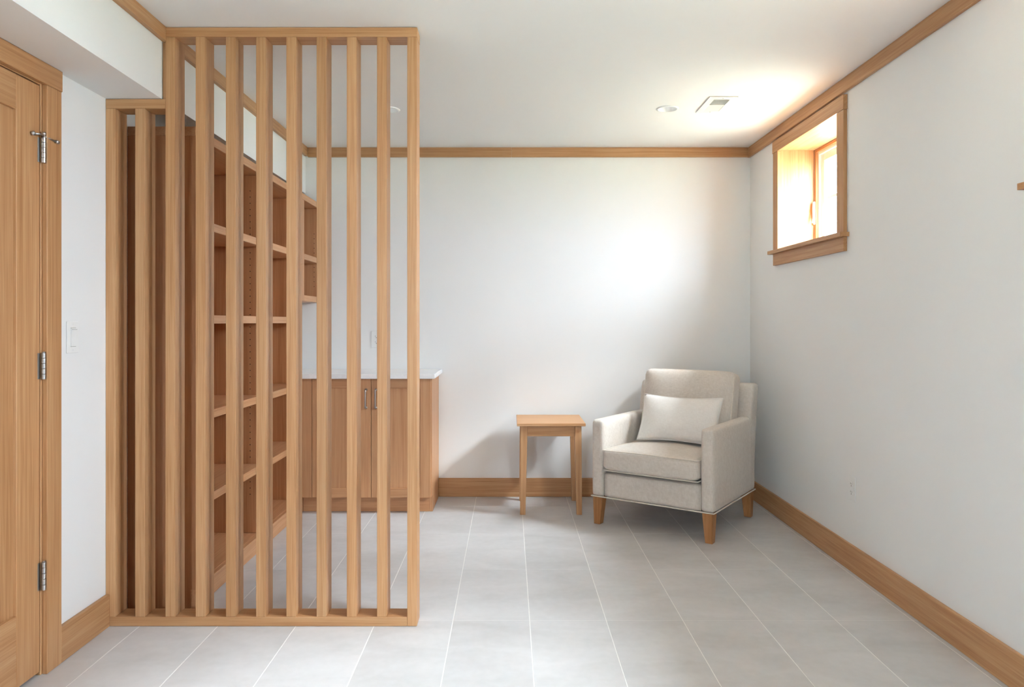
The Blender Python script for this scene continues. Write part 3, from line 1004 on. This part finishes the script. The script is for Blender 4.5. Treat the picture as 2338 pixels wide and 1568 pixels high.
# legs
for sxn in (-1, 1):
    for yb_, fy in ((0.040, -1), (0.695, 1)):
        bm = bmesh.new()
        cx = sxn * 0.335
        rings = []
        for z, h in ((0.0006, 0.019), (0.004, 0.021), (0.166, 0.031)):
            ox = sxn * (0.031 - h) * 0.55
            oy = fy * (0.031 - h) * 0.55
            rings.append([(cx + ox - h, yb_ + oy - h, z), (cx + ox + h, yb_ + oy - h, z), (cx + ox + h, yb_ + oy + h, z), (cx + ox - h, yb_ + oy + h, z)])
        loft(bm, rings)
        es = [e for e in bm.edges if abs(e.verts[0].co.z - e.verts[1].co.z) > 0.05]
        bmesh.ops.bevel(bm, geom=es, offset=0.003, segments=2, affect='EDGES')
        finish('leg', bm, DARKLEG[2], chair)

# lumbar pillow leaning on the back cushion
pc = CO + Vector((math.cos(ANG), math.sin(ANG), 0)) * 0.030 + Vector((-math.sin(ANG), math.cos(ANG), 0)) * 0.306
pl = empty('lumbar_pillow', (pc.x, pc.y, 0.475), ANG + math.radians(2))
tag(pl, 'cream rectangular lumbar pillow resting on the beige armchair', 'pillow')
bm = bmesh.new()
nx, nz = 28, 18
grid = {}
lean = math.radians(-25)
for side in (-1, 1):
    for i in range(nx + 1):
        for j in range(nz + 1):
            px, pz = -1 + 2 * i / nx, -1 + 2 * j / nz
            edge = i in (0, nx) or j in (0, nz)
            th = 0.062 * ((1 - abs(px) ** 2.6) * (1 - abs(pz) ** 2.6)) ** 0.62
            wx = 0.250 * px * (1 - 0.055 * (1 - pz * pz))
            wz = 0.150 * pz * (1 - 0.105 * (1 - px * px)) + 0.150
            y = side * th + 0.006 * math.sin(5 * px + 1) * (1 - pz * pz) * (0 if edge else 1)
            y2 = y * math.cos(lean) - wz * math.sin(lean)
            z2 = y * math.sin(lean) + wz * math.cos(lean)
            key = (i, j, 0 if edge else side)
            if key not in grid:
                grid[key] = bm.verts.new((wx, y2, z2))
for side in (-1, 1):
    for i in range(nx):
        for j in range(nz):
            q = []
            for a, b in ((i, j), (i + 1, j), (i + 1, j + 1), (i, j + 1)):
                q.append(grid.get((a, b, 0)) or grid[(a, b, side)])
            bm.faces.new(q)
cover = finish('pillow_cover', bm, M_PILLOW, pl, smooth=True)
bm = bmesh.new()
pts = [tuple(cover.data.vertices[v.index].co) for v in cover.data.vertices][:0]
loop = [(-1 + 2 * k / nx, -1) for k in range(nx)] + [(1, -1 + 2 * k / nz) for k in range(nz)] + [(1 - 2 * k / nx, 1) for k in range(nx)] + [(-1, 1 - 2 * k / nz) for k in range(nz)]
for px, pz in loop:
    wx = 0.250 * px * (1 - 0.055 * (1 - pz * pz))
    wz = 0.150 * pz * (1 - 0.105 * (1 - px * px)) + 0.150
    pts.append((wx, -wz * math.sin(lean), wz * math.cos(lean)))
tube(bm, pts, 0.0022, 6, closed=True)
finish('seam', bm, M_PILLOW, pl, smooth=True)

# ------------------------------------------------------------------ ceiling fittings
def downlight(c, label):
    zc = ceil_z(*c)
    org = (c[0], c[1], zc)
    d = tag(empty('downlight', org), label, 'ceiling light', 'recessed ceiling lights')
    bm = bmesh.new()
    lathe(bm, [(0.0505, -0.0008), (0.050, -0.0045), (0.054, -0.006), (0.061, -0.0045), (0.0635, -0.0006), (0.0505, -0.0006)], (0, 0, 0), n=40)
    finish('trim_ring', bm, M_METALW, d, smooth=True)
    bm = bmesh.new()
    lathe(bm, [(0.0503, -0.0040), (0.0485, 0.004), (0.046, 0.020), (0.043, 0.045)], (0, 0, 0), n=40)
    finish('baffle', bm, M_METALW, d, smooth=True)
    bm = bmesh.new()
    lathe(bm, [(0.0005, 0.0405), (0.030, 0.042), (0.0425, 0.045), (0.0425, 0.05), (0.0005, 0.05)], (0, 0, 0), n=40, cap=True)
    finish('lens', bm, M_LENS, d, smooth=True)
downlight(DL[0], 'round recessed ceiling light next to the air register')
downlight(DL[1], 'round recessed ceiling light seen between slats of the wooden screen')

vx0, vx1, vy0, vy1 = 1.062, 1.213, 3.919, 4.217
vorg = ((vx0 + vx1) / 2, (vy0 + vy1) / 2, ZC)
vent = tag(empty('air_vent', vorg), 'white rectangular ceiling air register near the window', 'air vent')
bm = bmesh.new()
ix0, ix1, iy0, iy1 = 1.096, 1.182, 3.962, 4.178
for (a, b, c, d) in ((vx0, vx1, vy0, iy0), (vx0, vx1, iy1, vy1), (vx0, ix0, iy0, iy1), (ix1, vx1, iy0, iy1), (ix0, ix1, 4.066, 4.074)):
    add_box(bm, a, b, c, d, ZC - 0.0052, ZC - 0.0006)
bmesh.ops.remove_doubles(bm, verts=bm.verts, dist=1e-6)
finish('vent_frame', bm, M_METALW, vent, origin=vorg)
for bank, (a, b, tilt) in enumerate(((iy0, 4.066, 1), (4.074, iy1, -1))):
    nl = 9
    for k in range(nl):
        yc = a + (b - a) * (k + 0.5) / nl
        bm = bmesh.new()
        dy = 0.0052 * tilt
        rings = []
        for x in (ix0 + 0.0005, ix1 - 0.0005):
            rings.append([(x, yc - dy, ZC - 0.0045), (x, yc - dy + 0.0008, ZC - 0.0045), (x, yc + dy + 0.0008, ZC + 0.005), (x, yc + dy, ZC + 0.005)])
        loft(bm, rings)
        finish('louver', bm, M_METALW, vent, origin=vorg)
bm = bmesh.new()
for f in ((VENT[0], VENT[0] + 0.002, VENT[2], VENT[3]), (VENT[1] - 0.002, VENT[1], VENT[2], VENT[3]), (VENT[0] + 0.002, VENT[1] - 0.002, VENT[2], VENT[2] + 0.002), (VENT[0] + 0.002, VENT[1] - 0.002, VENT[3] - 0.002, VENT[3])):
    add_box(bm, *f, ZC + 0.001, ZC + 0.12)
add_box(bm, VENT[0], VENT[1], VENT[2], VENT[3], ZC + 0.12, ZC + 0.122)
finish('duct', bm, M_DUCT, vent, origin=vorg)
for yy in (3.9415, 4.1965):
    bm = bmesh.new()
    lathe(bm, [(0.0035, -0.0052), (0.003, -0.0066), (0.0008, -0.0072)], ((vx0 + vx1) / 2, yy, ZC), n=10, cap=True)
    finish('screw', bm, M_NICKEL, vent, origin=vorg)

# ------------------------------------------------------------------ electrical plates (built facing -Y, then turned)
def outlet(loc, rz, label):
    o = tag(empty('wall_outlet', loc, rz), label, 'outlet', 'electrical outlets')
    bm = bmesh.new()
    add_box(bm, -0.035, 0.035, -0.0055, -0.0004, -0.0575, 0.0575, 0.002, 2)
    finish('cover_plate', bm, M_WHITE, o)
    for zc in (0.0195, -0.0195):
        bm = bmesh.new()
        pts = []
        for k in range(24):
            a = 2 * math.pi * k / 24
            pts.append((0.0172 * math.cos(a), zc + max(-0.0135, min(0.0135, 0.0172 * math.sin(a)))))
        prism(bm, pts, 1, -0.0072, -0.0054)
        r = finish('receptacle', bm, M_WHITE, o)
        bm = bmesh.new()
        add_box(bm, -0.0075, -0.0055, -0.0076, -0.0070, zc - 0.001, zc + 0.007)
        add_box(bm, 0.0055, 0.0073, -0.0076, -0.0070, zc - 0.0005, zc + 0.006)
        lathe(bm, [(0.0, -0.0004), (0.0026, -0.0004), (0.0026, 0.0002), (0.0, 0.0002)], (0, -0.0072, zc - 0.0072), axis=1, n=10)
        finish('socket_slots', bm, M_SLOT, r)
    bm = bmesh.new()
    lathe(bm, [(0.0028, -0.0002), (0.0024, -0.0010), (0.0006, -0.0014)], (0, -0.0055, 0), axis=1, n=10, cap=True)
    finish('screw', bm, M_WHITE, o)
    return o
outlet(((859.5 - 1163) / F_PX * YB, YB, 1.0775), 0.0, 'white wall outlet above the white countertop')
outlet((XR, 3.566, 0.397), -math.pi / 2, 'white wall outlet low under the window beside the armchair')

sw = tag(empty('light_switch', (XL, 2.689, 1.1435), math.pi / 2), 'white rocker light switch on the wall beside the door', 'light switch')
bm = bmesh.new(); add_box(bm, -0.0355, 0.0355, -0.0055, -0.0004, -0.0575, 0.0575, 0.002, 2); finish('cover_plate', bm, M_WHITE, sw)
bm = bmesh.new()
prism(bm, [(-0.0054, -0.033), (-0.0085, -0.033), (-0.0068, 0.0), (-0.0105, 0.028), (-0.0105, 0.033), (-0.0054, 0.033)], 0, -0.0165, 0.0165)
finish('rocker', bm, M_WHITE, sw)
for zc, ya in ((0.0338, -0.0060), (-0.0338, -0.0060), (0.0280, -0.0110)):
    bm = bmesh.new()
    add_box(bm, -0.0165, 0.0165, ya, ya + 0.0008, zc - 0.0005, zc + 0.0005)
    finish('rocker_gap', bm, M_DUCT, sw)
for zc in (0.0465, -0.0465):
    bm = bmesh.new()
    lathe(bm, [(0.0028, -0.0002), (0.0024, -0.0010), (0.0006, -0.0014)], (0, -0.0055, zc), axis=1, n=10, cap=True)
    finish('screw', bm, M_WHITE, sw)
